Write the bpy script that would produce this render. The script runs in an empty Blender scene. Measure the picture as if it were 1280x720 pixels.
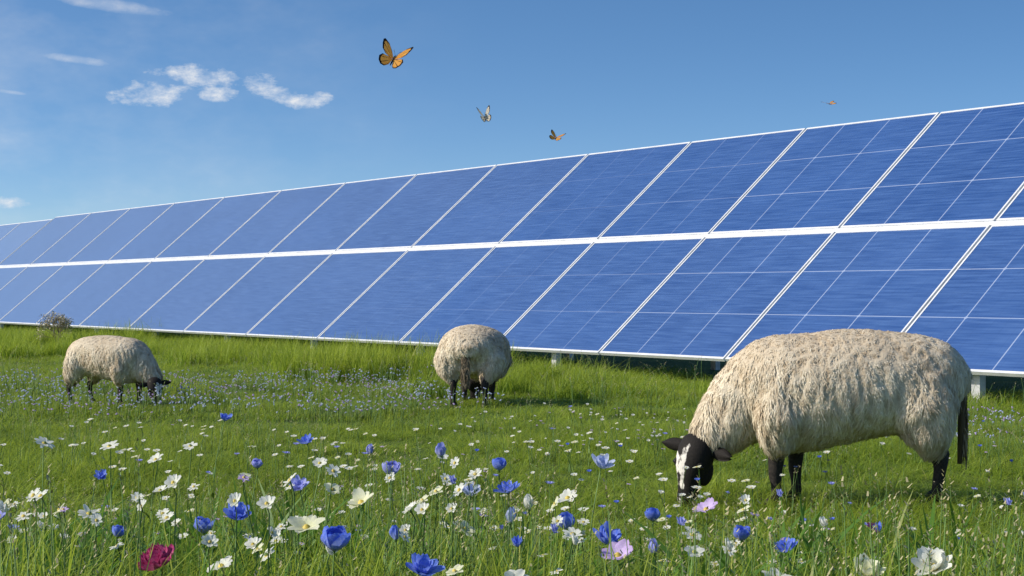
import bpy, math, random
import numpy as np
from mathutils import Vector, Matrix, noise
rng = np.random.default_rng(7)
random.seed(7)
scene = bpy.context.scene
COL = scene.collection

# ---------------------------------------------------------------- helpers
def make_mesh(name, V, faces_list, mats=(), mat_idx=None, smooth=True, attrs=None, uvs=None):
    me = bpy.data.meshes.new(name)
    V = np.asarray(V, dtype=np.float32)
    loops = np.concatenate([np.asarray(f).reshape(-1) for f in faces_list]).astype(np.int32)
    sizes = np.concatenate([np.full(len(f), np.asarray(f).shape[1]) for f in faces_list]).astype(np.int32)
    starts = np.concatenate([[0], np.cumsum(sizes)[:-1]]).astype(np.int32)
    me.vertices.add(len(V)); me.vertices.foreach_set('co', V.reshape(-1))
    me.loops.add(len(loops)); me.loops.foreach_set('vertex_index', loops)
    me.polygons.add(len(sizes)); me.polygons.foreach_set('loop_start', starts)
    me.polygons.foreach_set('use_smooth', np.full(len(sizes), smooth))
    if mat_idx is not None:
        me.polygons.foreach_set('material_index', np.asarray(mat_idx, dtype=np.int32))
    for m in mats: me.materials.append(m)
    if uvs is not None:
        uvl = me.uv_layers.new(name='UVMap')
        uvl.data.foreach_set('uv', np.asarray(uvs, dtype=np.float32).reshape(-1))
    if attrs:
        for k, a in attrs.items():
            at = me.attributes.new(k, 'FLOAT', 'POINT')
            at.data.foreach_set('value', np.asarray(a, dtype=np.float32))
    me.update(calc_edges=True); me.validate()
    return me

class MB:
    def __init__(s): s.V=[]; s.F4=[]; s.F3=[]; s.M4=[]; s.M3=[]; s.A=[]; s.n=0
    def add(s, V, F4=None, F3=None, mat=0, attr=0.0):
        V=np.asarray(V,float); k=len(V)
        s.V.append(V)
        a=np.asarray(attr,float); s.A.append(np.full(k,float(a)) if a.ndim==0 else a)
        if F4 is not None and len(F4): F4=np.asarray(F4)+s.n; s.F4.append(F4); s.M4.append(np.full(len(F4),mat))
        if F3 is not None and len(F3): F3=np.asarray(F3)+s.n; s.F3.append(F3); s.M3.append(np.full(len(F3),mat))
        s.n+=k
    def mesh(s,name,mats,smooth=True):
        fl=[];mi=[]
        if s.F4: fl.append(np.concatenate(s.F4)); mi.append(np.concatenate(s.M4))
        if s.F3: fl.append(np.concatenate(s.F3)); mi.append(np.concatenate(s.M3))
        return make_mesh(name,np.concatenate(s.V),fl,mats,np.concatenate(mi),smooth,{'var':np.concatenate(s.A)})

def obj(name, data, parent=None, loc=None, rot=None, col=None):
    o = bpy.data.objects.new(name, data)
    (col or COL).objects.link(o)
    if parent: o.parent = parent
    if loc is not None: o.location = loc
    if rot is not None: o.rotation_euler = rot
    return o

def tube(P, R, seg=12, caps=True, R2=None, up=(0,0,1), sup=1.0):
    P=np.asarray(P,float); n=len(P); R=np.asarray(R,float); R2=R if R2 is None else np.asarray(R2,float)
    T=np.gradient(P,axis=0); T/=np.linalg.norm(T,axis=1)[:,None]+1e-9
    V=[]
    ang=np.arange(seg)/seg*2*math.pi
    for i in range(n):
        t=T[i]; u=np.array(up,float); u=u-t*(u@t)
        if np.linalg.norm(u)<1e-3: u=np.array([1,0,0.])-t*t[0]
        u/=np.linalg.norm(u); s=np.cross(t,u)
        c=np.cos(ang); d=np.sin(ang)
        if sup!=1.0:
            c=np.sign(c)*np.abs(c)**sup; d=np.sign(d)*np.abs(d)**sup
        V.append(P[i]+np.outer(c*R[i],s)+np.outer(d*R2[i],u))
    V=np.concatenate(V)
    F=[]
    for i in range(n-1):
        for j in range(seg):
            a=i*seg+j;b=i*seg+(j+1)%seg
            F.append((a,b,b+seg,a+seg))
    F3=[]
    if caps:
        V=np.concatenate([V,[P[0]],[P[-1]]]); c0=n*seg;c1=c0+1
        for j in range(seg):
            F3.append((c0,(j+1)%seg,j)); F3.append((c1,(n-1)*seg+j,(n-1)*seg+(j+1)%seg))
    return V,F,F3

def box(c0,c1):
    x0,y0,z0=c0;x1,y1,z1=c1
    V=[(x0,y0,z0),(x1,y0,z0),(x1,y1,z0),(x0,y1,z0),(x0,y0,z1),(x1,y0,z1),(x1,y1,z1),(x0,y1,z1)]
    F=[(0,3,2,1),(4,5,6,7),(0,1,5,4),(1,2,6,5),(2,3,7,6),(3,0,4,7)]
    return V,F

# ---------------------------------------------------------------- materials
class NT:
    def __init__(s,name,world=False):
        if world: s.o=name
        else: s.o=bpy.data.materials.new(name)
        s.o.use_nodes=True; s.t=s.o.node_tree; s.t.nodes.clear()
    def n(s,typ,**kw):
        nd=s.t.nodes.new(typ)
        for k,v in kw.items(): setattr(nd,k,v)
        return nd
    def set(s,sock,v):
        if isinstance(v,bpy.types.NodeSocket): s.t.links.new(v,sock)
        else: sock.default_value=v
    def math(s,op,a,b=0.0,c=None,clamp=False):
        nd=s.t.nodes.new('ShaderNodeMath'); nd.operation=op; nd.use_clamp=clamp
        s.set(nd.inputs[0],a); s.set(nd.inputs[1],b)
        if c is not None: s.set(nd.inputs[2],c)
        return nd.outputs[0]
    def mix(s,f,a,b,bt='MIX'):
        nd=s.t.nodes.new('ShaderNodeMix'); nd.data_type='RGBA'; nd.blend_type=bt
        s.set(nd.inputs[0],f)
        for i,v in ((6,a),(7,b)):
            if not isinstance(v,bpy.types.NodeSocket) and len(v)==3: v=(*v,1)
            s.set(nd.inputs[i],v)
        return nd.outputs[2]
    def noise(s,vec,scale,detail=3,rough=.55):
        nd=s.n('ShaderNodeTexNoise'); nd.inputs['Scale'].default_value=scale; nd.inputs['Detail'].default_value=detail; nd.inputs['Roughness'].default_value=rough
        if vec is not None: s.set(nd.inputs['Vector'],vec)
        return nd.outputs['Fac']
    def ramp(s,f,stops):
        nd=s.t.nodes.new('ShaderNodeValToRGB'); s.set(nd.inputs[0],f)
        e=nd.color_ramp.elements
        while len(e)<len(stops): e.new(0.5)
        for el,(p,c) in zip(e,stops):
            el.position=p; el.color=(*c,1) if len(c)==3 else c
        return nd.outputs[0]
    def mr(s,v,a,b,c=0.0,d=1.0):
        nd=s.t.nodes.new('ShaderNodeMapRange'); s.set(nd.inputs[0],v)
        for i,x in zip((1,2,3,4),(a,b,c,d)): nd.inputs[i].default_value=x
        return nd.outputs[0]
    def out(s,sh):
        o=s.t.nodes.new('ShaderNodeOutputMaterial'); s.t.links.new(sh,o.inputs[0]); return s.o
    def princ(s,col,rough=.6,metal=0.0,spec=.5,normal=None,coat=0.0):
        p=s.n('ShaderNodeBsdfPrincipled')
        if not isinstance(col,bpy.types.NodeSocket) and len(col)==3: col=(*col,1)
        s.set(p.inputs['Base Color'],col); s.set(p.inputs['Roughness'],rough); s.set(p.inputs['Metallic'],metal)
        s.set(p.inputs['Specular IOR Level'],spec)
        if coat: p.inputs['Coat Weight'].default_value=coat; p.inputs['Coat Roughness'].default_value=.14; p.inputs['Coat IOR'].default_value=1.5
        if normal is not None: s.set(p.inputs['Normal'],normal)
        return p.outputs[0]
    def trans(s,sh,col,f):
        t=s.n('ShaderNodeBsdfTranslucent'); s.set(t.inputs[0],col if isinstance(col,bpy.types.NodeSocket) else (*col,1))
        m=s.n('ShaderNodeMixShader'); m.inputs[0].default_value=f
        s.t.links.new(sh,m.inputs[1]); s.t.links.new(t.outputs[0],m.inputs[2]); return m.outputs[0]
    def bump(s,h,strength=.3,dist=.01):
        b=s.n('ShaderNodeBump'); b.inputs['Strength'].default_value=strength; b.inputs['Distance'].default_value=dist
        s.set(b.inputs['Height'],h); return b.outputs[0]

def grass_mat(name,c0,c1,c2,tr=.4):
    m=NT(name)
    geo=m.n('ShaderNodeNewGeometry'); at=m.n('ShaderNodeAttribute',attribute_name='var')
    at2=m.n('ShaderNodeAttribute',attribute_name='tip')
    big=m.noise(geo.outputs['Position'],.35,3); mid=m.noise(geo.outputs['Position'],2.2,3)
    f=m.math('ADD',m.math('MULTIPLY',m.mr(big,.35,.65),.5),m.math('MULTIPLY',at.outputs['Fac'],.5))
    f=m.math('ADD',f,m.mr(mid,.3,.7,-.25,.25),clamp=True)
    c=m.ramp(f,[(0,c0),(.5,c1),(1,c2)])
    dry=m.math('GREATER_THAN',at.outputs['Fac'],.955)
    c=m.mix(m.math('MULTIPLY',dry,.8),c,(.46,.40,.18))
    c=m.mix(m.math('MULTIPLY',at2.outputs['Fac'],.5),c,(c2[0]*1.35,c2[1]*1.15,c2[2]))
    sh=m.princ(c,.5,spec=.3)
    tc=m.mix(.5,c,(c2[0]*1.25,c2[1]*1.2,c2[2]*.7))
    return m.out(m.trans(sh,tc,tr))
M_grass=grass_mat('grass_blades',(.065,.17,.014),(.185,.33,.030),(.38,.48,.07),.47)
M_leaf=grass_mat('broad_leaf',(.03,.095,.016),(.06,.17,.024),(.13,.27,.04),.38)
def simple(name,c,rough=.6,**k):
    m=NT(name); geo=m.n('ShaderNodeNewGeometry'); nz=m.noise(geo.outputs['Position'],9,4)
    c2=tuple(x*.7 for x in c)
    return m.out(m.princ(m.mix(m.mr(nz,.35,.65),c,c2),rough,**k))
def petal_mat(name,c0,c1,tr=.4):
    m=NT(name); at=m.n('ShaderNodeAttribute',attribute_name='var')
    geo=m.n('ShaderNodeNewGeometry'); nz=m.noise(geo.outputs['Position'],160,3)
    c=m.mix(m.math('ADD',at.outputs['Fac'],m.mr(nz,.3,.7,-.25,.25),clamp=True),c0,c1)
    return m.out(m.trans(m.princ(c,.6,spec=.15),c,tr))
M_stem=simple('stem',(.13,.24,.05))
M_seed=simple('seed_head',(.42,.38,.20))
M_blue=petal_mat('blue_petals',(.50,.58,.92),(.10,.20,.78))
M_lav=petal_mat('lavender_petals',(.66,.67,.92),(.33,.37,.82))
M_pale=petal_mat('pale_blue_petals',(.80,.83,.9),(.50,.58,.86))
M_lilac=petal_mat('lilac_petals',(.82,.72,.9),(.60,.42,.82))
M_white=petal_mat('white_petals',(.80,.82,.68),(.88,.88,.85))
M_cream=petal_mat('cream_petals',(.76,.78,.48),(.86,.86,.70))
M_mag=petal_mat('magenta_petals',(.75,.28,.48),(.42,.03,.16),.25)
M_yel=simple('flower_centre',(.65,.50,.08))
M_dark=simple('dark_centre',(.10,.08,.12))
M_metal=simple('galvanised_steel',(.60,.61,.62),.45,metal=.3)
m=NT('meadow_ground'); geo=m.n('ShaderNodeNewGeometry')
c=m.ramp(m.noise(geo.outputs['Position'],.5,6),[(.3,(.05,.10,.018)),(.55,(.085,.14,.028)),(.8,(.12,.16,.045))])
c=m.mix(m.mr(m.noise(geo.outputs['Position'],14,5),.4,.7,0,.5),c,(.06,.055,.025))
M_ground=m.out(m.princ(c,.9,spec=.1,normal=m.bump(m.noise(geo.outputs['Position'],20,5),.8,.03)))

# ---------------------------------------------------------------- camera, sun, world
cam=bpy.data.cameras.new('camera'); co=obj('camera',cam,loc=(0,0,1.02),rot=(math.radians(90.165),0,0))
cam.sensor_width=36; cam.lens=58.47; cam.clip_end=5000; cam.clip_start=.05
scene.camera=co
SUN=Vector((-.84,-.12,.56)).normalized()
el=math.asin(SUN.z); az=math.atan2(SUN.x,SUN.y)
sl=bpy.data.lights.new('sun','SUN'); sl.energy=5.0; sl.angle=math.radians(.6); sl.color=(1,.92,.79)
so=obj('sun',sl,loc=(-20,-10,30)); so.rotation_euler=SUN.to_track_quat('Z','Y').to_euler()

w=bpy.data.worlds.new('World'); scene.world=w
W=NT(w,True); T=W.t
tc=W.n('ShaderNodeTexCoord'); vm=W.n('ShaderNodeVectorMath',operation='NORMALIZE'); T.links.new(tc.outputs['Generated'],vm.inputs[0])
sep=W.n('ShaderNodeSeparateXYZ'); T.links.new(vm.outputs[0],sep.inputs[0])
zz=W.math('ADD',W.math('MULTIPLY',sep.outputs[2],2.1),.025)
cmb=W.n('ShaderNodeCombineXYZ'); T.links.new(sep.outputs[0],cmb.inputs[0]); T.links.new(sep.outputs[1],cmb.inputs[1]); W.set(cmb.inputs[2],zz)
vn=W.n('ShaderNodeVectorMath',operation='NORMALIZE'); T.links.new(cmb.outputs[0],vn.inputs[0])
sky=W.n('ShaderNodeTexSky',sky_type='NISHITA'); sky.sun_disc=False; sky.sun_elevation=el; sky.sun_rotation=az%(2*math.pi)
sky.air_density=1.0; sky.dust_density=1.2; sky.ozone_density=3.0; sky.altitude=200
T.links.new(vn.outputs[0],sky.inputs[0])
azn=W.math('ARCTAN2',sep.outputs[0],sep.outputs[1])
eln=W.math('ARCSINE',sep.outputs[2])
sc=W.n('ShaderNodeCombineXYZ'); T.links.new(azn,sc.inputs[0]); W.set(sc.inputs[1],W.math('MULTIPLY',eln,1.8))
nz1=W.noise(sc.outputs[0],48,8,.66); nz2=W.noise(sc.outputs[0],14,4,.6)
def blob(a,e,ra,re,slope=0.0):
    dx=W.math('SUBTRACT',azn,a); dy=W.math('SUBTRACT',W.math('SUBTRACT',eln,e),W.math('MULTIPLY',dx,slope))
    q=W.math('ADD',W.math('POWER',W.math('ABSOLUTE',W.math('DIVIDE',dx,ra)),2.0),W.math('POWER',W.math('ABSOLUTE',W.math('DIVIDE',dy,re)),2.0))
    return W.math('SUBTRACT',1.0,q)
cum=None
for b in [(-.2135,.1165,.024,.0085,.10),(-.186,.1275,.026,.0066,-.02),(-.176,.117,.012,.005,0),(-.150,.124,.011,.007,-.2),(-.138,.117,.017,.006,-.2),(-.120,.115,.012,.005,0),(-.292,.0515,.014,.004,0)]:
    v=blob(*b); cum=v if cum is None else W.math('MAXIMUM',cum,v)
cmask=W.math('ADD',cum,W.math('MULTIPLY',W.math('SUBTRACT',nz1,.52),4.6))
cmask=W.mr(cmask,.0,1.5)
wis=None
for b in [(-.238,.167,.036,.0045,-.12),(-.257,.135,.022,.0028,-.1),(-.293,.115,.01,.0016,-.1)]:
    v=blob(*b); wis=v if wis is None else W.math('MAXIMUM',wis,v)
wmask=W.math('MULTIPLY',W.mr(W.math('ADD',wis,W.math('MULTIPLY',W.math('SUBTRACT',nz1,.5),1.6)),.0,1.3),.45)
veil=W.math('MULTIPLY',W.math('MULTIPLY',W.mr(nz2,.40,.85),W.mr(azn,-.02,-.35)),.36)
cm=W.math('MAXIMUM',W.math('MAXIMUM',cmask,wmask),veil,clamp=True)
hs=W.n('ShaderNodeHueSaturation'); hs.inputs['Saturation'].default_value=1.2; hs.inputs['Value'].default_value=1.03; T.links.new(sky.outputs[0],hs.inputs['Color'])
ccol=W.mix(W.mr(nz1,.45,.70),(4.7,5.1,5.7),(6.8,6.6,6.25))
fin=W.mix(W.math('MULTIPLY',cm,.94),hs.outputs[0],ccol)
bg=W.n('ShaderNodeBackground'); T.links.new(fin,bg.inputs[0]); bg.inputs[1].default_value=.149
wo=W.n('ShaderNodeOutputWorld'); T.links.new(bg.outputs[0],wo.inputs[0])
scene.view_settings.view_transform='Standard'; scene.view_settings.look='None'; scene.view_settings.exposure=0

# ---------------------------------------------------------------- ground
xs=np.concatenate([[-3000,-600,-150],np.linspace(-60,60,61),[150,600,3000]]); ys=np.concatenate([[-3000,-300,-60],np.linspace(-10,90,51),[200,700,3000]])
X,Y=np.meshgrid(xs,ys); Z=np.zeros_like(X)
inn=(abs(X)<60)&(Y>-10)&(Y<90)
Z[inn]=-.02+.02*np.sin(X[inn]*.7+1)*np.cos(Y[inn]*.5)
V=np.stack([X,Y,Z],-1).reshape(-1,3); nx=len(xs)
F=[(j*nx+i,j*nx+i+1,(j+1)*nx+i+1,(j+1)*nx+i) for j in range(len(ys)-1) for i in range(nx-1)]
obj('ground',make_mesh('ground',V,[np.array(F)],[M_ground]))

# ---------------------------------------------------------------- solar arrays
AX=np.array([-.5505,.8348,0.]); BK=np.array([.8348,.5505,0.]); TILT=math.radians(40.4)
UP=BK*math.cos(TILT)+np.array([0,0,1.])*math.sin(TILT); NR=np.cross(AX,UP); NR=NR if NR[2]>0 else -NR
B0=np.array([2.30,18.03,.30])
m=NT('photovoltaic_glass')
uv=m.n('ShaderNodeUVMap'); sp=m.n('ShaderNodeSeparateXYZ'); m.t.links.new(uv.outputs[0],sp.inputs[0])
u,v=sp.outputs[0],sp.outputs[1]
fu=m.math('MODULO',u,10.0); fv=m.math('MODULO',v,10.0)
idx=m.math('FLOOR',m.math('DIVIDE',u,10.0))
def gl(x,period,wd,off=0.0):
    a=m.math('ABSOLUTE',m.math('SUBTRACT',m.math('FRACT',m.math('ADD',m.math('DIVIDE',x,period),off)),.5))
    return m.mr(a,wd/period,wd/period*.3)
big=m.math('MAXIMUM',gl(fu,.78,.010,.5+.02),gl(fv,.733,.008,.5+.0))
a=m.math('ABSOLUTE',m.math('SUBTRACT',m.math('FRACT',m.math('ADD',m.math('DIVIDE',fu,.78),.52)),.5)); b=m.math('ABSOLUTE',m.math('SUBTRACT',m.math('FRACT',m.math('ADD',m.math('DIVIDE',fv,.733),.5)),.5))
dia=m.mr(m.math('ADD',a,b),.04,.028)
small=m.math('MAXIMUM',gl(fu,.156,.003),gl(fv,.1466,.003))
st=m.n('ShaderNodeCombineXYZ'); m.set(st.inputs[0],m.math('MULTIPLY',u,1.8)); m.set(st.inputs[1],m.math('MULTIPLY',v,34.0))
streak=m.noise(st.outputs[0],1.0,5,.6)
st2=m.n('ShaderNodeCombineXYZ'); m.set(st2.inputs[0],m.math('MULTIPLY',u,.6)); m.set(st2.inputs[1],m.math('MULTIPLY',v,.9)); cloud=m.noise(st2.outputs[0],1.0,4)
wn=m.n('ShaderNodeTexWhiteNoise',noise_dimensions='2D')
c2=m.n('ShaderNodeCombineXYZ'); m.set(c2.inputs[0],idx); m.set(c2.inputs[1],m.math('FLOOR',m.math('DIVIDE',v,10.0))); m.t.links.new(c2.outputs[0],wn.inputs['Vector'])
base=m.mix(m.mr(cloud,.3,.7),(.012,.055,.21),(.026,.085,.28))
base=m.mix(m.mr(wn.outputs[0],0,1,0,.4),base,(.010,.045,.18))
base=m.mix(m.mr(streak,.38,.72,0,.7),base,(.07,.155,.38))
base=m.mix(m.math('MULTIPLY',small,.3),base,(.008,.024,.10))
at=m.n('ShaderNodeAttribute',attribute_name='var'); ad=m.n('ShaderNodeAttribute',attribute_name='haze')
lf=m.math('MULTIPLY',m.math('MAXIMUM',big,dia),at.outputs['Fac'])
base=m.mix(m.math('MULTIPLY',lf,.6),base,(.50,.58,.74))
base=m.mix(ad.outputs['Fac'],base,(.34,.45,.62))  # aerial haze painted into the glass colour of the far columns
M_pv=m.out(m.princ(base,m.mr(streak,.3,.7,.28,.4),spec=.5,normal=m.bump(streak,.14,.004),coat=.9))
m=NT('aluminium_frame'); geo=m.n('ShaderNodeNewGeometry'); nz=m.noise(geo.outputs['Position'],7,4)
M_al=m.out(m.princ(m.mix(m.mr(nz,.3,.7),(.80,.81,.83),(.66,.68,.71)),.38,metal=.1))
M_back=simple('panel_backsheet',(.30,.30,.32))

def array_row(origin,widths_fwd,widths_back,nm='solar_panel_array',lines=True):
    root=obj(nm,None)
    fr=MB(); cols=[]
    t=0
    for i,wd in enumerate(widths_fwd): cols.append((t,t+wd,i)); t+=wd
    tmax=t; t=0
    for i,wd in enumerate(widths_back): cols.append((t-wd,t,-1-i)); t-=wd
    tmin=t
    def P(a,s,n): return origin+AX*a+UP*s+NR*n
    def bx(a0,a1,s0,s1,n0,n1,mb,mat=0):
        V,F=box((a0,s0,n0),(a1,s1,n1)); V=np.array([P(*q) for q in V]); mb.add(V,F,mat=mat)
    H=2.185; G=.034; fw=.030
    L=[(0,H),(H+.07,2*H+.07)]
    for (a0,a1,i) in cols:
        a0+=G/2; a1-=G/2
        for r,(s0,s1) in enumerate(L):
            bx(a0,a1,s0,s0+fw,-.035,.005,fr); bx(a0,a1,s1-fw,s1,-.035,.005,fr)
            bx(a0,a0+fw*.72,s0+fw,s1-fw,-.035,.0045,fr); bx(a1-fw*.72,a1,s0+fw,s1-fw,-.035,.0045,fr)
            V=np.array([P(a0+.01,s0+.01,0),P(a1-.01,s0+.01,0),P(a1-.01,s1-.01,0),P(a0+.01,s1-.01,0)])
            k=(i+5)*10; kk=r*10; wd=a1-a0-.02; hh=s1-s0-.02
            uvs=[(k,kk),(k+wd,kk),(k+wd,kk+hh),(k,kk+hh)]
            st=0.0; haze=.45
            if lines:
                st=1.0 if i<0 else {0:.9,1:.45,2:.22,3:.10}.get(i,0.03); haze=max(0,min(.42,(i-2)*.036))+(.02 if r==0 else 0)  # painted haze pales the columns step by step along the row
            n=np.cross(V[1]-V[0],V[2]-V[0])
            order=[0,1,2,3] if n@NR>0 else [3,2,1,0]
            me=make_mesh('panel_glass',V,[np.array([order])],[M_pv],smooth=False,attrs={'var':[st]*4,'haze':[haze]*4},uvs=[uvs[q] for q in order])
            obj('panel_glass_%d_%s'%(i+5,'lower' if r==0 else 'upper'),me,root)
            V2,F2=box((a0+.012,s0+.012,-.012),(a1-.012,s1-.012,-.006)); fr.add(np.array([P(*q) for q in V2]),F2,mat=1)
    obj('frames',fr.mesh('frames',[M_al,M_back],False),root)
    su=MB()
    for s in (.5,1.7,2.75,3.9): bx(tmin+.05,tmax-.05,s-.03,s+.03,-.11,-.037,su)
    bx(tmin+.02,tmax-.02,H+.003,H+.067,-.03,-.004,su,1)
    obj('rails',su.mesh('rails',[M_metal,M_al],False),root)
    po=MB()
    a=tmin+2.1
    while a<tmax:
        for s in (.16,3.6):
            b=P(a,s,-.12); 
            d1=AX*.05; d2=BK*.04
            V=[]
            for z in (-.3,b[2]-.0):
                for sx,sy in ((-1,-1),(1,-1),(1,1),(-1,1)): V.append(np.array([b[0],b[1],z])+d1*sx+d2*sy)
            po.add(V,[(0,3,2,1),(4,5,6,7),(0,1,5,4),(1,2,6,5),(2,3,7,6),(3,0,4,7)])
        bx(a-.03,a+.03,.12,4.2,-.2,-.112,po)
        p0=P(a,.75,-.2); p1=P(a,3.55,-.3); p1[2]*=.35
        V,F,F3=tube([p0,p0*.5+p1*.5,p1],[.02]*3,6); po.add(V,F,F3)
        a+=3.4
    obj('posts',po.mesh('posts',[M_metal],False),root)
    return root
wf=[2.29,2.35,2.50,2.62,2.68,2.78,2.88,2.95,2.95,2.95,2.95,3.0]
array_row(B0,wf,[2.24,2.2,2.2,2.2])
t2=sum(wf)+.25
array_row(B0+AX*t2+np.array([0,0,-.05]),[3.0]*9,[],'solar_panel_array',False)

# ---------------------------------------------------------------- instanced vegetation
def row_dist(x,y): return (x-0)*(-.8348)+(y-21.5)*(-.5505)
def blades(n,size,wmin,wmax,lean,hmin=.4,seg=4,seed=0,broad=False,pw=1.6):
    r=np.random.default_rng(seed)
    p=(r.random((n,2))-.5)*size
    cc=(r.random((max(6,n//25),2))-.5)*size; k=r.integers(0,len(cc),n); q=r.random(n)<.6
    p[q]=cc[k[q]]+r.normal(0,.03*size/.5,(q.sum(),2))
    h=hmin+(1-hmin)*r.random(n)**pw; w=wmin+(wmax-wmin)*r.random(n)**1.5
    a=r.random(n)*2*math.pi; ln=lean*(.15+r.random(n)**1.6*1.2)*h
    ts=np.linspace(0,1,seg+1); V=np.zeros((n,(seg+1)*2,3)); 
    face=a+math.pi/2+r.normal(0,.5,n)
    for i,t in enumerate(ts):
        off=ln*t**2.0; z=h*(t-.22*t**2.5*(ln/(lean+1e-6)))
        x=p[:,0]+np.cos(a)*off; y=p[:,1]+np.sin(a)*off
        prof=(1-t)**.6 if not broad else (math.sin(math.pi*min(.98,.12+.86*t)))**.8
        ww=w*.5*max(.06,prof)
        V[:,2*i]=np.stack([x-np.cos(face)*ww,y-np.sin(face)*ww,z],1)
        V[:,2*i+1]=np.stack([x+np.cos(face)*ww,y+np.sin(face)*ww,z],1)
    base=np.arange(n)[:,None,None]*((seg+1)*2)
    f=np.array([[2*i,2*i+1,2*i+3,2*i+2] for i in range(seg)])[None]
    F=(base+f).reshape(-1,4)
    var=np.repeat(r.random(n),(seg+1)*2); tip=np.tile(np.repeat(ts,2),n)
    return V.reshape(-1,3),F,var,tip
def veg_col(name,metas):
    c=bpy.data.collections.new(name)
    for i,me in enumerate(metas):
        o=bpy.data.objects.new('%s_%02d'%(name,i),me); c.objects.link(o)
    return c
def instancer(name,collection,pts,rot,scl,idx):
    me=bpy.data.meshes.new(name); me.from_pydata([tuple(p) for p in pts],[],[])
    for nm,arr in (('rot',rot),('scl',scl)):
        a=me.attributes.new(nm,'FLOAT_VECTOR','POINT'); a.data.foreach_set('vector',np.asarray(arr,dtype=np.float32).reshape(-1))
    a=me.attributes.new('idx','INT','POINT'); a.data.foreach_set('value',np.asarray(idx,dtype=np.int32))
    o=obj(name,me)
    ng=bpy.data.node_groups.new(name,'GeometryNodeTree')
    ng.interface.new_socket(name='Geometry',in_out='INPUT',socket_type='NodeSocketGeometry')
    ng.interface.new_socket(name='Geometry',in_out='OUTPUT',socket_type='NodeSocketGeometry')
    N=ng.nodes; Lk=ng.links
    gi=N.new('NodeGroupInput'); go=N.new('NodeGroupOutput'); ip=N.new('GeometryNodeInstanceOnPoints'); ci=N.new('GeometryNodeCollectionInfo')
    ci.inputs['Collection'].default_value=collection; ci.inputs['Separate Children'].default_value=True; ci.inputs['Reset Children'].default_value=True
    def na(t,n):
        a=N.new('GeometryNodeInputNamedAttribute'); a.data_type=t; a.inputs[0].default_value=n
        return a.outputs[0]
    Lk.new(gi.outputs[0],ip.inputs['Points']); Lk.new(ci.outputs[0],ip.inputs['Instance']); ip.inputs['Pick Instance'].default_value=True
    Lk.new(na('INT','idx'),ip.inputs['Instance Index']); Lk.new(na('FLOAT_VECTOR','rot'),ip.inputs['Rotation']); Lk.new(na('FLOAT_VECTOR','scl'),ip.inputs['Scale'])
    Lk.new(ip.outputs[0],go.inputs[0])
    md=o.modifiers.new('scatter','NODES'); md.node_group=ng
    return o
def mesh_bl(name,args,mat):
    V,F,var,tip=args
    return make_mesh(name,V,[F],[mat],attrs={'var':var,'tip':tip})
fine=[mesh_bl('tuft',blades(240,.5,.003,.009,.5,.25,4,s,pw=1.3),M_grass) for s in range(6)]
coarse=[mesh_bl('tuft_far',blades(500,1.0,.006,.013,.45,.30,3,50+s),M_grass) for s in range(5)]
c_f=veg_col('meadow_tuft',fine); c_c=veg_col('meadow_tuft_far',coarse)
def sm(a,b,x): t=min(1,max(0,(x-a)/(b-a))); return t*t*(3-2*t)
def gh(x,y):
    s=row_dist(x,y)
    fg=1-sm(3.9,7.0,y)
    h=.46*fg+.11*(1-fg)
    h-=.07*fg*sm(-.3,1.2,x)
    if y>11: h-=.03*sm(11,13,y)
    k=.25-.09*sm(-3,-.5,x)-.11*sm(.6,2.0,x)
    if y>8: h+= k*(1-sm(.3,2.6,s))
    h*=.85+.8*noise.noise(Vector((x*.6,y*.6,3)))+.55*noise.noise(Vector((x*2.3,y*2.3,7)))
    return max(.05,h)
def scatter(y0,y1,step,zs=1.0,margin=1.2,smin=-2.2,nvar=6):
    P=[];S=[];R=[];I=[]
    y=y0
    while y<y1:
        hw=.34*y+margin; x=-hw
        while x<hw:
            px=x+random.uniform(-.5,.5)*step; py=y+random.uniform(-.5,.5)*step
            if row_dist(px,py)>smin:
                h=gh(px,py)*random.uniform(.7,1.3); xy=min(1.15,.65+h*1.3)
                P.append((px,py,-.015)); S.append((xy,xy,h*zs)); R.append((0,0,random.uniform(0,6.28))); I.append(random.randrange(nvar))
            x+=step
        y+=step
    return P,R,S,I
P,R,S,I=scatter(2.4,12.5,.27,margin=.9); instancer('meadow_grass',c_f,P,R,S,I)
P,R,S,I=scatter(12.3,50,.56,nvar=5,margin=2.2,smin=-1.6); instancer('meadow_grass',c_c,P,R,S,I)
lf=[mesh_bl('leafy',blades(14,.22,.010,.022,.4,.5,6,90+s,True),M_leaf) for s in range(4)]
c_l=veg_col('leafy_plant',lf); P=[];R=[];S=[];I=[]
for k in range(380):
    y=2.9+random.random()**1.2*2.9; x=random.uniform(-1,1)*(.34*y+.5)
    if random.random()<.6 and x>-.2: continue
    P.append((x,y,0));R.append((0,0,random.uniform(0,6.28)));q=random.uniform(.7,1.15);S.append((q,q,random.uniform(.3,.5)));I.append(random.randrange(4))
instancer('leafy_plants',c_l,P,R,S,I)
tt=[mesh_bl('tall',blades(190,.45,.006,.011,.5,.45,5,120+s),M_grass) for s in range(3)]
c_t=veg_col('tall_tuft',tt); P=[];R=[];S=[];I=[]
for (cx,cy,sx,n,h) in [(-1.95,19.5,.5,16,.58),(-1.3,20.3,.5,9,.46),(.4,16.4,.8,10,.34),(.1,18.3,.6,8,.38),(-6.5,26,1.6,18,.42),(-3.9,24,1.0,10,.4),(-10,32,1.5,12,.4)]:
    for k in range(n):
        P.append((cx+random.gauss(0,sx),cy+random.gauss(0,sx*.5),0));R.append((0,0,random.uniform(0,6.28)));q=random.uniform(.8,1.2);S.append((q,q,h*random.uniform(.7,1.15)));I.append(random.randrange(3))
instancer('tall_grass_tufts',c_t,P,R,S,I)
stk=[]
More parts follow.
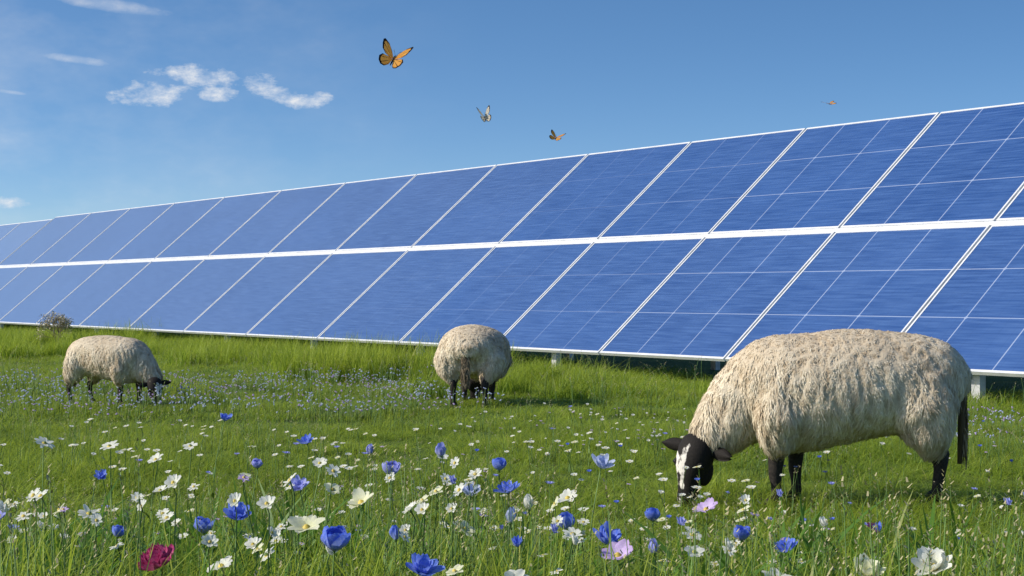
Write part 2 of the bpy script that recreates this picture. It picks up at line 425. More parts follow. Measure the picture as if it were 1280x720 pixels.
for s in range(4):
    mb=MB(); r=random.Random(40+s)
    for q in range(7):
        x,y=r.uniform(-.2,.2),r.uniform(-.2,.2); h=r.uniform(.7,1.0); lx,ly=r.gauss(0,.06),r.gauss(0,.06)
        Pn=[(x+lx*t*t,y+ly*t*t,h*t) for t in np.linspace(0,1,5)]
        mb.add(*tube(Pn,[.0018,.0016,.0014,.0012,.001],3),mat=0,attr=.6)
        p=np.array(Pn[-1]); d=np.array([lx*.6,ly*.6,.14]); hh=r.random()
        for e in range(9):
            c=p+d*(e/9)-d*.35; a_=r.uniform(0,6.28); sp_=.004+.006*hh
            o_=np.array([math.cos(a_)*sp_,math.sin(a_)*sp_,.012]); wv=np.array([-math.sin(a_),math.cos(a_),0])*.0022
            mb.add([c-wv,c+wv,c+o_+wv*.6,c+o_-wv*.6],[(0,1,2,3)],mat=1,attr=.5)
    stk.append(mb.mesh('stalk_%d'%s,[M_stem,M_seed]))
c_k=veg_col('seed_stalk',stk); P=[];R=[];S=[];I=[]
for k in range(460):
    y=3.0+random.random()**.9*10; x=random.uniform(-1,1)*(.34*y+.5)
    if noise.noise(Vector((x*.8,y*.7,21)))<-.05 and y>5: continue
    h=max(.16,gh(x,y)*1.1)+random.uniform(.02,.12); P.append((x,y,0));R.append((0,0,random.uniform(0,6.28)));S.append((1,1,h));I.append(random.randrange(4))
for k in range(200):
    y=random.uniform(13,22); x=random.uniform(-.36*y,.36*y)
    if row_dist(x,y)<.2: continue
    P.append((x,y,0));R.append((0,0,random.uniform(0,6.28)));S.append((1.4,1.4,random.uniform(.2,.36)));I.append(random.randrange(4))
instancer('seeding_grass',c_k,P,R,S,I)

# ---------------------------------------------------------------- flowers
def petals(mb,n,L,Wd,phi0,phi1,mat,rot0=0,layer=0,seed=0,M=None,org=(0,0,0),cup=.25,wav=.05):
    r=np.random.default_rng(seed); nu,nv=5,6
    for k in range(n):
        a=rot0+2*math.pi*k/n+r.normal(0,.1); l=L*r.uniform(.82,1.1); wd=Wd*r.uniform(.85,1.15); dphi=r.normal(0,.18)
        V=[];A=[]
        rr=.0;z=0.0
        for j in range(nv+1):
            t=j/nv; ph=phi0+(phi1-phi0)*t+dphi*t
            if j: rr+=math.sin(ph)*l/nv; z+=math.cos(ph)*l/nv
            ww=wd*.5*(.22+.9*math.sin(math.pi*min(1,t**.85*.83+.04))) if t<1 else wd*.22
            for i in range(nu):
                s=(i/(nu-1)-.5)*2
                lift=cup*ww*s*s; ca,sa=math.cos(a),math.sin(a)
                nx_,nz_=-math.cos(ph),math.sin(ph)
                R_=rr+nx_*lift; Z_=z+nz_*lift+wav*wd*t*math.sin(s*4+k*2+seed)*.6
                V.append((R_*ca-ww*s*sa,R_*sa+ww*s*ca,Z_)); A.append(t*.8+r.uniform(-.05,.05)+.1)
        F=[(j*nu+i,j*nu+i+1,(j+1)*nu+i+1,(j+1)*nu+i) for j in range(nv) for i in range(nu-1)]
        V=np.array(V)
        if M is not None: V=V@np.array(M).T
        mb.add(V+np.array(org),F,mat=mat,attr=A)
def dome(mb,r,h,mat,M,org):
    V=[(0,0,h)];n=8
    for j in (1,2):
        for i in range(n): q=2*math.pi*i/n; f=j/2; V.append((r*f*math.cos(q),r*f*math.sin(q),h*(1-f*f)))
    F3=[(0,1+i,1+(i+1)%n) for i in range(n)]; F4=[(1+i,1+n+i,1+n+(i+1)%n,1+(i+1)%n) for i in range(n)]
    mb.add(np.array(V)@np.array(M).T+np.array(org),F4,F3,mat=mat)
def flower_mesh(kind,dia,hz,seed,simple_=False):
    r=random.Random(seed); mb=MB()
    tilt=r.uniform(.05,.35) if kind in('cup','bud') else r.uniform(.25,.75)
    ta=r.uniform(-2.6,-.5)
    Mx=Matrix.Rotation(ta,3,'Z')@Matrix.Rotation(tilt,3,'Y')@Matrix.Rotation(r.uniform(0,6),3,'Z')
    bx_=r.uniform(-.03,.03);by_=r.uniform(-.03,.03)
    top=np.array([0,0,hz-dia*.25])
    ax=np.array(Mx@Vector((0,0,1)))
    Pn=[]
    for t in np.linspace(0,1,7):
        p=np.array([bx_,by_,-.01])*(1-t)+top*t; p=p+np.array([math.sin(t*3.1)*bx_*.8,math.sin(t*3.1)*by_*.8,0])
        Pn.append(p)
    Pn[-2]=top-ax*.02*.8
    sr=.0018 if not simple_ else .0015
    V,F,F3=tube(Pn,[sr*1.3,sr*1.2,sr*1.1,sr,sr,sr,sr*1.5],5 if not simple_ else 3); mb.add(V,F,F3,mat=0,attr=.4)
    if not simple_:
        V,F,F3=tube([top-ax*.004,top,top+ax*.007],[.002,.0045,.005],7); mb.add(V,F,F3,mat=0,attr=.6)
        for q in range(3):
            p0=Pn[1+q]; a=r.uniform(0,6.28); l=r.uniform(.05,.11)
            Vl=[]
            for j,t in enumerate(np.linspace(0,1,5)):
                c=p0+np.array([math.cos(a),math.sin(a),0])*l*t*.7+np.array([0,0,l*(t-.5*t*t)]); wd=.005*math.sin(math.pi*(.1+.88*t)); s_=np.array([-math.sin(a),math.cos(a),0])
                Vl+= [c-s_*wd,c+s_*wd]
            mb.add(Vl,[(2*j,2*j+1,2*j+3,2*j+2) for j in range(4)],mat=0,attr=.5)
    R_=dia/2
    if kind=='cup':
        petals(mb,5,R_*1.75,R_*1.35,1.45,-.35+r.uniform(-.1,.35),1,0,0,seed,Mx,top,.5)
        petals(mb,5,R_*1.6,R_*1.2,1.3,-.15,1,.6,0,seed+1,Mx,top,.45)
        dome(mb,R_*.3,R_*.5,2,Mx,top+ax*.004)
    elif kind=='bud':
        petals(mb,5,R_*2.3,R_*1.4,.9,-.45,1,0,0,seed,Mx,top,.6)
    elif kind=='open':
        petals(mb,7,R_*1.15,R_*.72,1.1,1.5+r.uniform(-.3,.1),1,0,0,seed,Mx,top,.15,.12)
        dome(mb,R_*.24,R_*.18,2,Mx,top+ax*.004)
    elif kind=='daisy':
        petals(mb,11,R_*1.05,R_*.42,1.3,1.55,1,0,0,seed,Mx,top,.1,.06)
        dome(mb,R_*.27,R_*.16,2,Mx,top+ax*.002)
    elif kind=='half':
        petals(mb,8,R_*1.4,R_*.66,1.15,.6+r.uniform(-.2,.3),1,0,0,seed,Mx,top,.3,.15)
        petals(mb,6,R_*1.2,R_*.6,.8,.25,1,.5,0,seed+1,Mx,top,.35,.15)
        dome(mb,R_*.2,R_*.4,2,Mx,top+ax*.004)
    elif kind=='peony':
        for q,(n_,l,a0,a1) in enumerate([(8,1.35,1.5,.6),(8,1.25,1.25,.25),(7,1.1,1.0,0),(6,.95,.7,-.2),(5,.75,.4,-.4)]):
            petals(mb,n_,R_*l,R_*.95,a0,a1,1,q*.5,0,seed+q,Mx,top+ax*.002*q,.4,.3)
    return mb
KM={'blue':M_blue,'lav':M_lav,'pale':M_pale,'lilac':M_lilac,'white':M_white,'cream':M_cream,'mag':M_mag}
NAME={'blue':'blue_anemone','lav':'lavender_anemone','pale':'pale_blue_anemone','lilac':'lilac_cosmos','white':'white_cosmos','cream':'cream_cosmos','mag':'magenta_peony'}
hero=[(-.395,3.7,.467,.080,'cup','blue'),(-.194,3.6,.428,.072,'half','blue'),(-.726,4.4,.44,.072,'half','blue'),(-.852,4.6,.37,.064,'cup','blue'),
(-.80,6.5,.445,.060,'half','blue'),(-.38,5.2,.465,.064,'cup','lav'),(-.22,5.2,.52,.044,'bud','lav'),(-.043,5.6,.436,.060,'cup','blue'),(-.012,5.0,.434,.068,'half','blue'),
(-.125,4.9,.437,.068,'half','pale'),(.15,4.6,.38,.064,'cup','blue'),(.23,4.1,.421,.074,'half','blue'),(.248,3.9,.422,.082,'open','lilac'),(.423,5.0,.347,.056,'cup','blue'),
(.635,4.6,.348,.058,'cup','blue'),(.728,4.4,.351,.066,'half','blue'),(.6075,5.2,.36,.080,'open','lilac'),(.289,5.4,.469,.072,'half','pale'),(-.918,6.0,.40,.050,'cup','lav'),
(-.689,5.4,.40,.060,'half','lav'),(-1.21,7.0,.495,.058,'half','blue'),(-1.478,6.0,.365,.050,'half','blue'),(-.004,4.4,.42,.040,'bud','pale'),(-.514,6.0,.446,.038,'bud','lav'),
(-.398,4.4,.482,.076,'open','cream'),(-.494,4.0,.474,.082,'open','cream'),(-.133,4.6,.381,.066,'open','cream'),(-.698,4.0,.377,.066,'open','white'),(.168,5.0,.418,.068,'open','white'),
(.94,3.7,.4255,.088,'half','white'),(.813,3.8,.3875,.078,'half','cream'),(.009,3.7,.397,.062,'open','white'),(-1.22,4.8,.399,.072,'daisy','white'),(-.5625,5.2,.4175,.06,'open','cream'),
(-1.574,5.6,.53,.07,'daisy','white'),(-.618,4.2,.37,.055,'daisy','white'),(.619,3.9,.365,.068,'open','white'),(.52,4.8,.336,.06,'daisy','white'),(-1.452,6.0,.483,.07,'daisy','white'),
(-1.284,6.0,.431,.06,'open','white'),(-1.198,6.2,.463,.06,'daisy','white'),(-.693,6.0,.417,.055,'open','white'),(1.085,5.0,.326,.05,'daisy','mag'),(-.8466,4.0,.383,.086,'peony','mag'),
(-1.02,4.3,.40,.045,'cup','blue'),(-.30,4.3,.39,.04,'bud','blue'),(.36,4.2,.37,.035,'bud','lav'),(-1.12,5.3,.40,.05,'open','white'),(-.9,5.6,.41,.045,'open','cream'),(.05,4.9,.39,.04,'bud','white'),(-.26,6.1,.43,.05,'open','white'),(.47,4.3,.36,.05,'open','white'),
(.30,3.55,.39,.058,'half','white'),(.55,3.5,.37,.05,'cup','blue')]
for k,(x,y,z,d,kind,c) in enumerate(hero):
    mb=flower_mesh(kind,d,z,1000+k*17)
    obj(NAME[c],mb.mesh(NAME[c],[M_stem,KM[c],M_yel if c in('white','cream','lilac') else M_dark]),loc=(x,y,0))
small=[]; spec=[('daisy','white',.032),('open','white',.030),('daisy','white',.026),('open','cream',.030),('half','white',.03),('daisy','lilac',.024),('half','lav',.026),('half','blue',.03)]
for k,(kd,c,d) in enumerate(spec):
    small.append(flower_mesh(kd,d,.3,300+k*7,True).mesh('wild_%d'%k,[M_stem,KM[c],M_yel]))
for s in range(2):
    mb=MB(); r=random.Random(s)
    for q in range(14):
        x,y=r.uniform(-.3,.3),r.uniform(-.2,.2); h=r.uniform(.16,.3)
        V,F,F3=tube([(x,y,0),(x*1.05,y*1.05,h)],[.0015,.001],3); mb.add(V,F,F3,mat=0,attr=.4)
        for e in range(2):
            dd=r.uniform(.006,.010); c=np.array([x*1.05+r.gauss(0,.006),y*1.05+r.gauss(0,.006),h-e*.012])
            V=c+np.array([(dd,0,0),(-dd,0,0),(0,dd,0),(0,-dd,0),(0,0,dd),(0,0,-dd)])
            mb.add(V,None,[(0,2,4),(2,1,4),(1,3,4),(3,0,4),(2,0,5),(1,2,5),(3,1,5),(0,3,5)],mat=1,attr=r.random())
    small.append(mb.mesh('flecks_%d'%s,[M_stem,[M_pale,M_lilac][s]]))
c_s=veg_col('wildflower',small); P=[];R=[];S=[];I=[]
def addf(x,y,i,h=None,s=None):
    P.append((x,y,0));R.append((0,0,random.gauss(0,.5)));h=h or max(.6,min(1.55,gh(x,y)*3.6))*random.uniform(.9,1.25);s=s or random.uniform(.85,1.5);S.append((s,s,h));I.append(i)
for k in range(500):
    y=3.8+random.random()*6.9; x=-.36*y+abs(random.random()**1.15)*.55*y
    if noise.noise(Vector((x*1.2,y*.9,11)))<-.14: continue
    addf(x,y,random.choice([0,0,1,1,2,2,3,4,5,6]))
for k in range(150):
    y=3.7+random.random()*8; x=random.uniform(-.05,.36)*y; addf(x,y,random.choice([0,1,2,3,4,5,6,7]),s=random.uniform(.6,1.1))
for k in range(90):
    addf(random.gauss(.7,.45),random.uniform(9,12),random.choice([2,4,5]),s=random.uniform(.6,.9))
for k in range(110):
    y=random.uniform(13.0,19.0); x=random.uniform(-.32*y,-.03*y)
    addf(x,y,random.choice([8,8,9]),h=random.uniform(.45,.7),s=random.uniform(.9,1.4))
for k in range(14):
    y=random.uniform(10,13); addf(random.uniform(.2*y,.33*y),y,random.choice([8,9]),h=.6,s=1)
instancer('wildflowers',c_s,P,R,S,I)

# dry shrub beside the array
mb=MB(); r=random.Random(5)
def twig(p,d,l,rad,dep):
    q=p+d*l; V,F,F3=tube([p,(p+q)/2+np.array([r.gauss(0,.01)]*3),q],[rad,rad*.8,rad*.6],4); mb.add(V,F,F3,mat=0,attr=.5)
    if dep>0:
        for _ in range(4):
            nd=d+np.array([r.gauss(0,.5),r.gauss(0,.5),r.gauss(.1,.3)]); nd/=np.linalg.norm(nd); twig(p+(q-p)*r.uniform(.5,1),nd,l*.65,rad*.6,dep-1)
    else:
        for _ in range(4):
            c=q+np.array([r.gauss(0,.03) for _ in range(3)]); a=np.array([r.gauss(0,.014) for _ in range(3)]); b=np.array([r.gauss(0,.014) for _ in range(3)])
            mb.add([c,c+a,c+a+b,c+b],[(0,1,2,3)],mat=1,attr=r.random())
for _ in range(6): twig(np.zeros(3),np.array([r.gauss(0,.3),r.gauss(0,.3),1.]),.36,.008,3)
M_bark=simple('shrub_bark',(.34,.27,.18)); M_dry=simple('shrub_leaves',(.46,.40,.24))
o=obj('dry_shrub',mb.mesh('dry_shrub',[M_bark,M_dry]),loc=(-8.75,32,0)); o.scale=(.8,.8,.85)

# ---------------------------------------------------------------- sheep
m=NT('fleece'); at=m.n('ShaderNodeAttribute',attribute_name='var'); tcn=m.n('ShaderNodeTexCoord')
nb=m.noise(tcn.outputs['Object'],5,4); nf=m.noise(tcn.outputs['Object'],90,4)
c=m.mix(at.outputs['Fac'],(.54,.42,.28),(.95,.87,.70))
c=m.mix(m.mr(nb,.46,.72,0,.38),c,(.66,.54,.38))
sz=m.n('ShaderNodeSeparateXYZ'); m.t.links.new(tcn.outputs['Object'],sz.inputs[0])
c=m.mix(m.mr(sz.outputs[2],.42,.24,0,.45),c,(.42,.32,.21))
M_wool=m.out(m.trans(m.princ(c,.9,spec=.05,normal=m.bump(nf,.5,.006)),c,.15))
m=NT('dark_tail_wool'); at=m.n('ShaderNodeAttribute',attribute_name='var')
M_tail=m.out(m.princ(m.mix(at.outputs['Fac'],(.13,.10,.07),(.42,.33,.22)),.9,spec=.05))
m=NT('sheep_face'); at=m.n('ShaderNodeAttribute',attribute_name='var'); tcn=m.n('ShaderNodeTexCoord'); nf=m.noise(tcn.outputs['Object'],120,4); np_=m.noise(tcn.outputs['Object'],22,3)
f=m.mr(m.math('ADD',at.outputs['Fac'],m.mr(np_,.3,.7,-.25,.25)),.42,.58)
c=m.mix(f,(.014,.012,.011),(.76,.72,.66)); c=m.mix(m.mr(nf,.4,.7,0,.22),c,(.05,.04,.035))
M_face=m.out(m.princ(c,.75,spec=.2,normal=m.bump(nf,.5,.004)))
m=NT('black_leg'); tcn=m.n('ShaderNodeTexCoord'); nf=m.noise(tcn.outputs['Object'],90,4)
M_leg=m.out(m.princ(m.mix(m.mr(nf,.35,.7),(.012,.011,.011),(.045,.036,.03)),.7,spec=.25,normal=m.bump(nf,.4,.004)))
m=NT('eye'); M_eye=m.out(m.princ((.01,.008,.006),.1))

def make_sheep(loc,rotz,scale,head_theta,nlocks,seed,legshift=(0,0,0,0),lock_w=1.0,HS=1.18):
    r=np.random.default_rng(seed)
    root=obj('sheep',None,loc=loc,rot=(0,0,rotz)); root.scale=scale
    rings=[(-.640,.58,.48,.04),(-.630,.665,.43,.11),(-.595,.735,.38,.185),(-.52,.800,.345,.25),(-.40,.842,.345,.285),(-.22,.865,.34,.305),(-.03,.858,.305,.318),
           (.13,.846,.27,.312),(.25,.838,.258,.285),(.34,.810,.28,.25),(.40,.745,.31,.21),(.45,.66,.36,.15),(.485,.57,.43,.06)]
    Pn=[(f,0,(a+b)/2) for f,a,b,h in rings]
    V,F,F3=tube(Pn,[q[3] for q in rings],32,True,[(q[1]-q[2])/2 for q in rings],sup=.94)
    mb=MB(); mb.add(V,F,F3)
    neck=tube([(.25,0,.61),(.36,.0,.55),(.45,.005,.465),(.525,.01,.39),(.59,.02,.325),(.63,.025,.28)],[.21,.19,.165,.14,.115,.09],20,True,[.23,.215,.18,.15,.12,.09]); mb.add(*neck)
    for s in (1,-1):
        dx=legshift[2] if s>0 else legshift[3]; fx=legshift[0] if s>0 else legshift[1]
        mb.add(*tube([(-.40,s*.16,.62),(-.43+dx*.3,s*.19,.48),(-.47+dx*.7,s*.175,.36),(-.50+dx,s*.155,.28),(-.51+dx,s*.15,.25)],[.13,.13,.105,.062,.04],16,True,[.17,.165,.125,.07,.045],up=(1,0,0)))
        mb.add(*tube([(.24,s*.15,.60),(.25+fx*.4,s*.185,.44),(.25+fx*.8,s*.155,.32),(.245+fx,s*.13,.26)],[.13,.13,.085,.045],16,True,[.14,.13,.09,.05],up=(1,0,0)))
    me=mb.mesh('fleece',[M_wool]); o=bpy.data.objects.new('tmp',me); COL.objects.link(o)
    md=o.modifiers.new('r','REMESH'); md.mode='VOXEL'; md.voxel_size=.013
    md=o.modifiers.new('s','SMOOTH'); md.iterations=10; md.factor=.6
    dg=bpy.context.evaluated_depsgraph_get(); ev=o.evaluated_get(dg).to_mesh()
    n=len(ev.vertices); VV=np.empty(n*3,np.float32); ev.vertices.foreach_get('co',VV); VV=VV.reshape(-1,3).astype(float)
    NN=np.empty(n*3,np.float32); ev.vertices.foreach_get('normal',NN); NN=NN.reshape(-1,3).astype(float)
    FF=[tuple(p.vertices) for p in ev.polygons]; 
    o.evaluated_get(dg).to_mesh_clear(); bpy.data.objects.remove(o)
    disp=np.zeros(n)
    def hfun(p):
        low=min(1,max(0,(.80-p[2])/.35))
        a=noise.noise(Vector((p[0]*24+2*noise.noise(Vector((p[0]*5,p[1]*5,p[2]*5))),p[1]*24,p[2]*5.5+seed)))
        return (1-abs(a)*2.2)*.012*(.45+.75*low)
    for i in range(n):
        p=VV[i]; v=Vector((p[0],p[1],p[2]+seed))
        disp[i]=noise.noise(v*3.6)*.018+hfun(p)-.006+noise.noise(v*50)*.005
    VV=VV+NN*disp[:,None]
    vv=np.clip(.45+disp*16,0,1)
    F4=np.array([f for f in FF if len(f)==4]); F3=np.array([f for f in FF if len(f)==3])
    fl=[F4]+([F3] if len(F3) else [])
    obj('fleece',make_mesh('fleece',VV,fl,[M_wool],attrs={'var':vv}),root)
    q=F4; A=VV[q[:,0]];B=VV[q[:,1]];C=VV[q[:,2]];D=VV[q[:,3]]
    ar=np.linalg.norm(np.cross(C-A,D-B),axis=1); pick=r.choice(len(q),nlocks,p=ar/ar.sum())
    a,b=r.random((2,nlocks,1)); a1=A[pick]*(1-a)+B[pick]*a; b1=D[pick]*(1-a)+C[pick]*a; p=a1*(1-b)+b1*b
    nn=NN[q[pick,0]]; nn/=np.linalg.norm(nn,axis=1)[:,None]+1e-9
    hv=disp[q[pick,0]]
    kx=np.array([noise.noise(Vector((x[0]*11,x[1]*11,x[2]*5+seed))) for x in p])
    k2=np.array([noise.noise(Vector((x[0]*30,x[1]*30,x[2]*9+seed))) for x in p])
    down=np.tile([0,0,-1.],(nlocks,1)); down[:,0]+= kx*.8; down[:,1]+=r.normal(0,.10,nlocks)
    tang=down-nn*(np.sum(down*nn,axis=1)[:,None]); tl=np.linalg.norm(tang,axis=1)[:,None]
    rand=r.normal(0,1,(nlocks,3)); rand-=nn*(np.sum(rand*nn,axis=1)[:,None])
    lowk=np.clip((.76-p[:,2])/.35,0,1)
    d=tang/(tl+.25)*.9+rand*(.30-.16*lowk)[:,None]
    L=(.014+.018*r.random(nlocks))*(1+1.5*lowk)
    side=np.cross(d,nn); side/=np.linalg.norm(side,axis=1)[:,None]+1e-9
    wd=(.0014+.0018*r.random(nlocks))*lock_w
    amp=r.random(nlocks)*.003; ph=r.random(nlocks)*6.28; lift=.10+.32*r.random(nlocks)
    seg=3; LV=np.zeros((nlocks,(seg+1)*2,3)); 
    for i in range(seg+1):
        t=i/seg
        c=p-nn*.003+d*(L*t)[:,None]+nn*(L*lift*(t*1.6-1.2*t*t))[:,None]+side*(amp*np.sin(ph+t*7))[:,None]
        ww=(wd*(1-t**2*.93))[:,None]
        LV[:,2*i]=c-side*ww; LV[:,2*i+1]=c+side*ww
    base=np.arange(nlocks)[:,None,None]*((seg+1)*2); f=np.array([[2*i,2*i+1,2*i+3,2*i+2] for i in range(seg)])[None]
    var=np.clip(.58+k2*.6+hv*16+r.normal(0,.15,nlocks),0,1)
    LF=(base+f).reshape(-1,4)
    obj('wool_locks',make_mesh('wool_locks',LV.reshape(-1,3),[LF],[M_wool],attrs={'var':np.repeat(var,(seg+1)*2)}),root)
    tp=np.array([(-.585,0,.72),(-.625,.01,.66),(-.645,.015,.56),(-.650,.02,.42),(-.645,.02,.30),(-.635,.02,.20)])
    mb=MB(); mb.add(*tube(tp,[.03,.04,.042,.038,.03,.012],12,True,[.02,.02,.02,.02,.018,.01],up=(1,0,0)))
    for k in range(600):
        t=r.random()*4.6; i=int(t); c=tp[i]*(1-t+i)+tp[i+1]*(t-i); an=r.random()*6.28
        c=c+np.array([-abs(math.sin(an))*.020,math.cos(an)*.036,0]); l=r.uniform(.04,.08); s_=np.array([.0,.003,0]) if r.random()<.6 else np.array([.003,0,0])
        e=c+np.array([r.normal(-.002,.006),r.normal(0,.01),-l]); mb.add([c-s_,c+s_,(c+e)/2+s_*.8+np.array([-.005,0,0]),(c+e)/2-s_*.8+np.array([-.005,0,0]),e-s_*.2,e+s_*.2],[(0,1,2,3),(3,2,5,4)],attr=r.random())
    obj('tail',mb.mesh('tail',[M_tail]),root)
    mb=MB()
    for s in (1,-1):
        dx=legshift[2] if s>0 else legshift[3]; fx=legshift[0] if s>0 else legshift[1]
        y=s*.145
        P1=[(-.47+dx,y,.37),(-.505+dx,y,.28),(-.538+dx,y,.22),(-.533+dx,y,.18),(-.520+dx,y,.10),(-.515+dx,y,.055),(-.503+dx,y,.030)]
        mb.add(*tube(P1,[.055,.042,.032,.027,.023,.025,.028],12,True,[.065,.05,.04,.031,.026,.028,.031],up=(1,0,0)))
        mb.add(*tube([(-.503+dx,y,.036),(-.49+dx,y,.018),(-.482+dx,y,-.004)],[.028,.033,.036],12,True,[.029,.036,.044],up=(1,0,0)))
        y=s*.125
        P1=[(.245+fx*.8,y,.35),(.245+fx,y,.26),(.250+fx,y,.19),(.252+fx,y,.155),(.247+fx,y,.10),(.245+fx,y,.055),(.256+fx,y,.030)]
        mb.add(*tube(P1,[.055,.042,.034,.032,.024,.025,.028],12,True,[.06,.044,.036,.033,.025,.027,.03],up=(1,0,0)))
        mb.add(*tube([(.256+fx,y,.036),(.266+fx,y,.018),(.274+fx,y,-.004)],[.028,.033,.036],12,True,[.029,.036,.044],up=(1,0,0)))
    obj('legs',mb.mesh('legs',[M_leg]),root)
    sg=np.sign(head_theta) if head_theta else 0
    ax=np.array([.22,.08*sg,-.94]); ax/=np.linalg.norm(ax)
    fr=np.array([math.cos(head_theta),math.sin(head_theta),0]); fr-=ax*(fr@ax); fr/=np.linalg.norm(fr); sd=np.cross(fr,ax)
    O=np.array([.655,.055*sg,.285])
    hr=[(-.045,.045,.040,-.01),(-.02,.070,.062,-.005),(.02,.078,.072,0),(.06,.077,.074,0),(.095,.070,.068,.002),(.13,.056,.058,.0),(.165,.046,.049,-.004),(.20,.042,.042,-.006),(.228,.041,.037,-.006),(.246,.034,.028,-.008),(.254,.018,.014,-.010)]
    Pn=np.array([O+(ax*a+fr*d)*HS for a,b,c,d in hr]); V,F,F3=tube(Pn,[q[1]*HS for q in hr],28,True,[q[2]*HS for q in hr],up=tuple(fr),sup=.92)
    rel=(V-O)/HS; la=rel@ax; lf_=rel@fr; ls=rel@sd
    fwd=1.0 if (sd[0]>0) else -1.0
    blaze=np.exp(-((ls-.008*fwd)/.016)**2)*(lf_>0)*(la>.0)*(la<.20)*.78+np.clip((ls*fwd-.022)/.02,0,1)*((la>.02)&(la<.21))*.72+((la>.205)*.34)
    mb=MB(); mb.add(V,F,F3,mat=0,attr=np.clip(blaze,0,1))
    def ball(c,rad,mat,attr=0,sq=(1,1,1)):
        c=O+c*HS; rad=rad*HS
        Vs=[];n1,n2=8,12
        for i in range(n1+1):
            for j in range(n2):
                th=math.pi*i/n1;p_=2*math.pi*j/n2; Vs.append(c+rad*(sd*math.sin(th)*math.cos(p_)*sq[0]+fr*math.sin(th)*math.sin(p_)*sq[1]+ax*math.cos(th)*sq[2]))
        mb.add(Vs,[(i*n2+j,i*n2+(j+1)%n2,(i+1)*n2+(j+1)%n2,(i+1)*n2+j) for i in range(n1) for j in range(n2)],mat=mat,attr=attr)
    for s in (1,-1):
        ball(ax*.078+sd*s*.053+fr*.034,.020,0,.10,(1,1,1.1))
        ball(ax*.082+sd*s*.066+fr*.040,.0095,1)
        ball(ax*.228+sd*s*.016+fr*.024,.007,1,0,(1,.7,1.3))
        ball(ax*.10+sd*s*.045-fr*.035,.04,0,.1,(.7,1,1.4))
        e0=O+(ax*.012+sd*s*.062)*HS; dirn=sd*s*.96-ax*.05+fr*.12; dirn/=np.linalg.norm(dirn); wv=np.cross(dirn,fr); wv/=np.linalg.norm(wv); nv_=np.cross(dirn,wv)
        Vs=[];nu=7;nvv=9
        for j in range(nvv+1):
            t=j/nvv; ww=.031*(math.sin(math.pi*min(1,(.12+.86*t)))**.75)+.002
            for i in range(nu):
                q_=(i/(nu-1)-.5)*2; Vs.append(e0+dirn*.13*t+wv*ww*q_+ax*(.012*t*t)+nv_*(.018*q_*q_))
        Vs=np.array(Vs); k=len(Vs); Vs=np.concatenate([Vs,Vs+nv_*.005])
        F=[(j*nu+i,j*nu+i+1,(j+1)*nu+i+1,(j+1)*nu+i) for j in range(nvv) for i in range(nu-1)]; F+= [(a+k,d_+k,c_+k,b_+k) for a,b_,c_,d_ in F]
        F+=[(j*nu,(j+1)*nu,(j+1)*nu+k,j*nu+k) for j in range(nvv)]+[((j+1)*nu-1,(j+2)*nu-1,(j+2)*nu-1+k,(j+1)*nu-1+k) for j in range(nvv)]
        mb.add(Vs,F,mat=0,attr=.08)
    ball(ax*.215+fr*-.030,.026,0,.3,(1,.7,1.5))
    obj('head',mb.mesh('head',[M_face,M_eye]),root)
    return root
make_sheep((1.535,8.05,0),math.radians(178),(.975,.975,.985),math.radians(52),90000,1,(.03,-.10,.02,-.05))
make_sheep((-.34,15.4,0),math.radians(84),(.84,1.02,.84),math.radians(10),45000,2,(0,.02,.03,-.03),1.5)
make_sheep((-3.66,15.3,0),math.radians(-24),(.73,.75,.73),math.radians(-40),40000,3,(.04,-.06,.04,-.05),1.5)

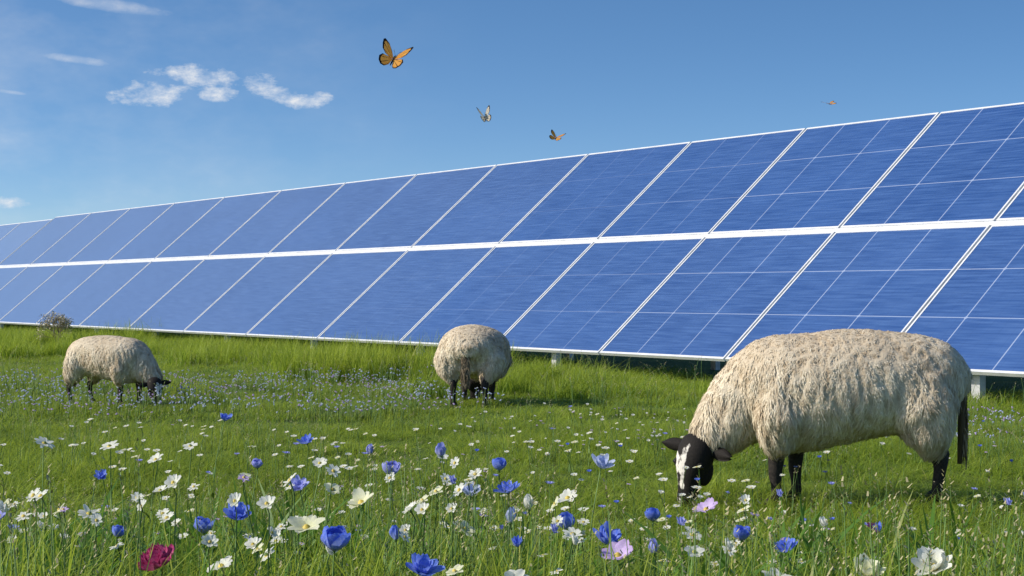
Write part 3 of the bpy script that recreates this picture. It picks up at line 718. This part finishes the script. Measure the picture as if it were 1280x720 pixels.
# ---------------------------------------------------------------- butterflies
def wing_mat(name,c0,c1):
    m=NT(name); at=m.n('ShaderNodeAttribute',attribute_name='var'); tcn=m.n('ShaderNodeTexCoord'); nz=m.noise(tcn.outputs['Object'],120,3)
    c=m.mix(m.mr(nz,.3,.7),c0,c1); c=m.mix(m.mr(at.outputs['Fac'],.55,.65),c,(.015,.010,.008))
    return m.out(m.trans(m.princ(c,.6,spec=.2),c,.45))
M_or=wing_mat('orange_wing',(.90,.36,.05),(.95,.50,.12)); M_wh=wing_mat('pale_wing',(.76,.72,.62),(.62,.52,.38))
def butterfly(loc,span,rot,dih,mat):
    mb=MB(); s=span/2
    fore=[(.02,.10),(.25,.42),(.60,.78),(.92,.92),(1.0,.80),(.93,.50),(.80,.22),(.55,.05),(.2,-.02)]
    hind=[(.03,.02),(.35,.02),(.68,-.05),(.80,-.28),(.72,-.55),(.52,-.74),(.30,-.70),(.12,-.42)]
    for side in (1,-1):
        for outline,dz in ((fore,.002),(hind,0)):
            O=np.array(outline); O=np.concatenate([O,O[:1]])
            pts=[]
            for i in range(len(O)-1):
                for t in (0,.25,.5,.75): pts.append(O[i]*(1-t)+O[i+1]*t)
            pts=np.array(pts); n=len(pts); root=np.array([.03,.03]); 
            ringsf=[0.02,.3,.55,.84,.88,1.0]; V=[];A=[]
            for f in ringsf:
                for i,p in enumerate(pts):
                    q=root+(p-root)*f; lift=dih
                    x=q[0]*s*math.cos(lift); z=q[0]*s*math.sin(lift)+.03*s*math.sin(q[1]*4)
                    V.append((side*x,q[1]*s,z+dz)); A.append(1.0 if (f>.86 or i%6==0) else 0.0)
            F=[(a*n+i,a*n+(i+1)%n,(a+1)*n+(i+1)%n,(a+1)*n+i) for a in range(len(ringsf)-1) for i in range(n)]
            mb.add(V,F,mat=0,attr=A)
    mb.add(*tube([(0,-.42*s,-.01*s),(0,-.2*s,0),(0,0,.0),(0,.15*s,0),(0,.26*s,0),(0,.34*s,0)],[.02*s,.05*s,.04*s,.07*s,.05*s,.03*s],8),mat=1)
    for sd_ in (1,-1): mb.add(*tube([(0,.32*s,0),(sd_*.10*s,.5*s,.05*s),(sd_*.2*s,.66*s,.08*s)],[.008*s,.006*s,.012*s],4),mat=1)
    return obj('butterfly',mb.mesh('butterfly',[mat,M_leg]),loc=loc,rot=rot)
R_=math.radians
butterfly((-.315,4.4,1.636),.098,(R_(52),R_(18),R_(-8)),R_(30),M_or)
butterfly((-.108,6.6,1.712),.085,(R_(50),R_(-10),R_(12)),R_(50),M_wh)
butterfly((.193,7.3,1.698),.078,(R_(32),R_(16),R_(-15)),R_(26),M_or)
butterfly((1.53,8.0,1.928),.072,(R_(12),R_(-6),R_(20)),R_(14),M_or)
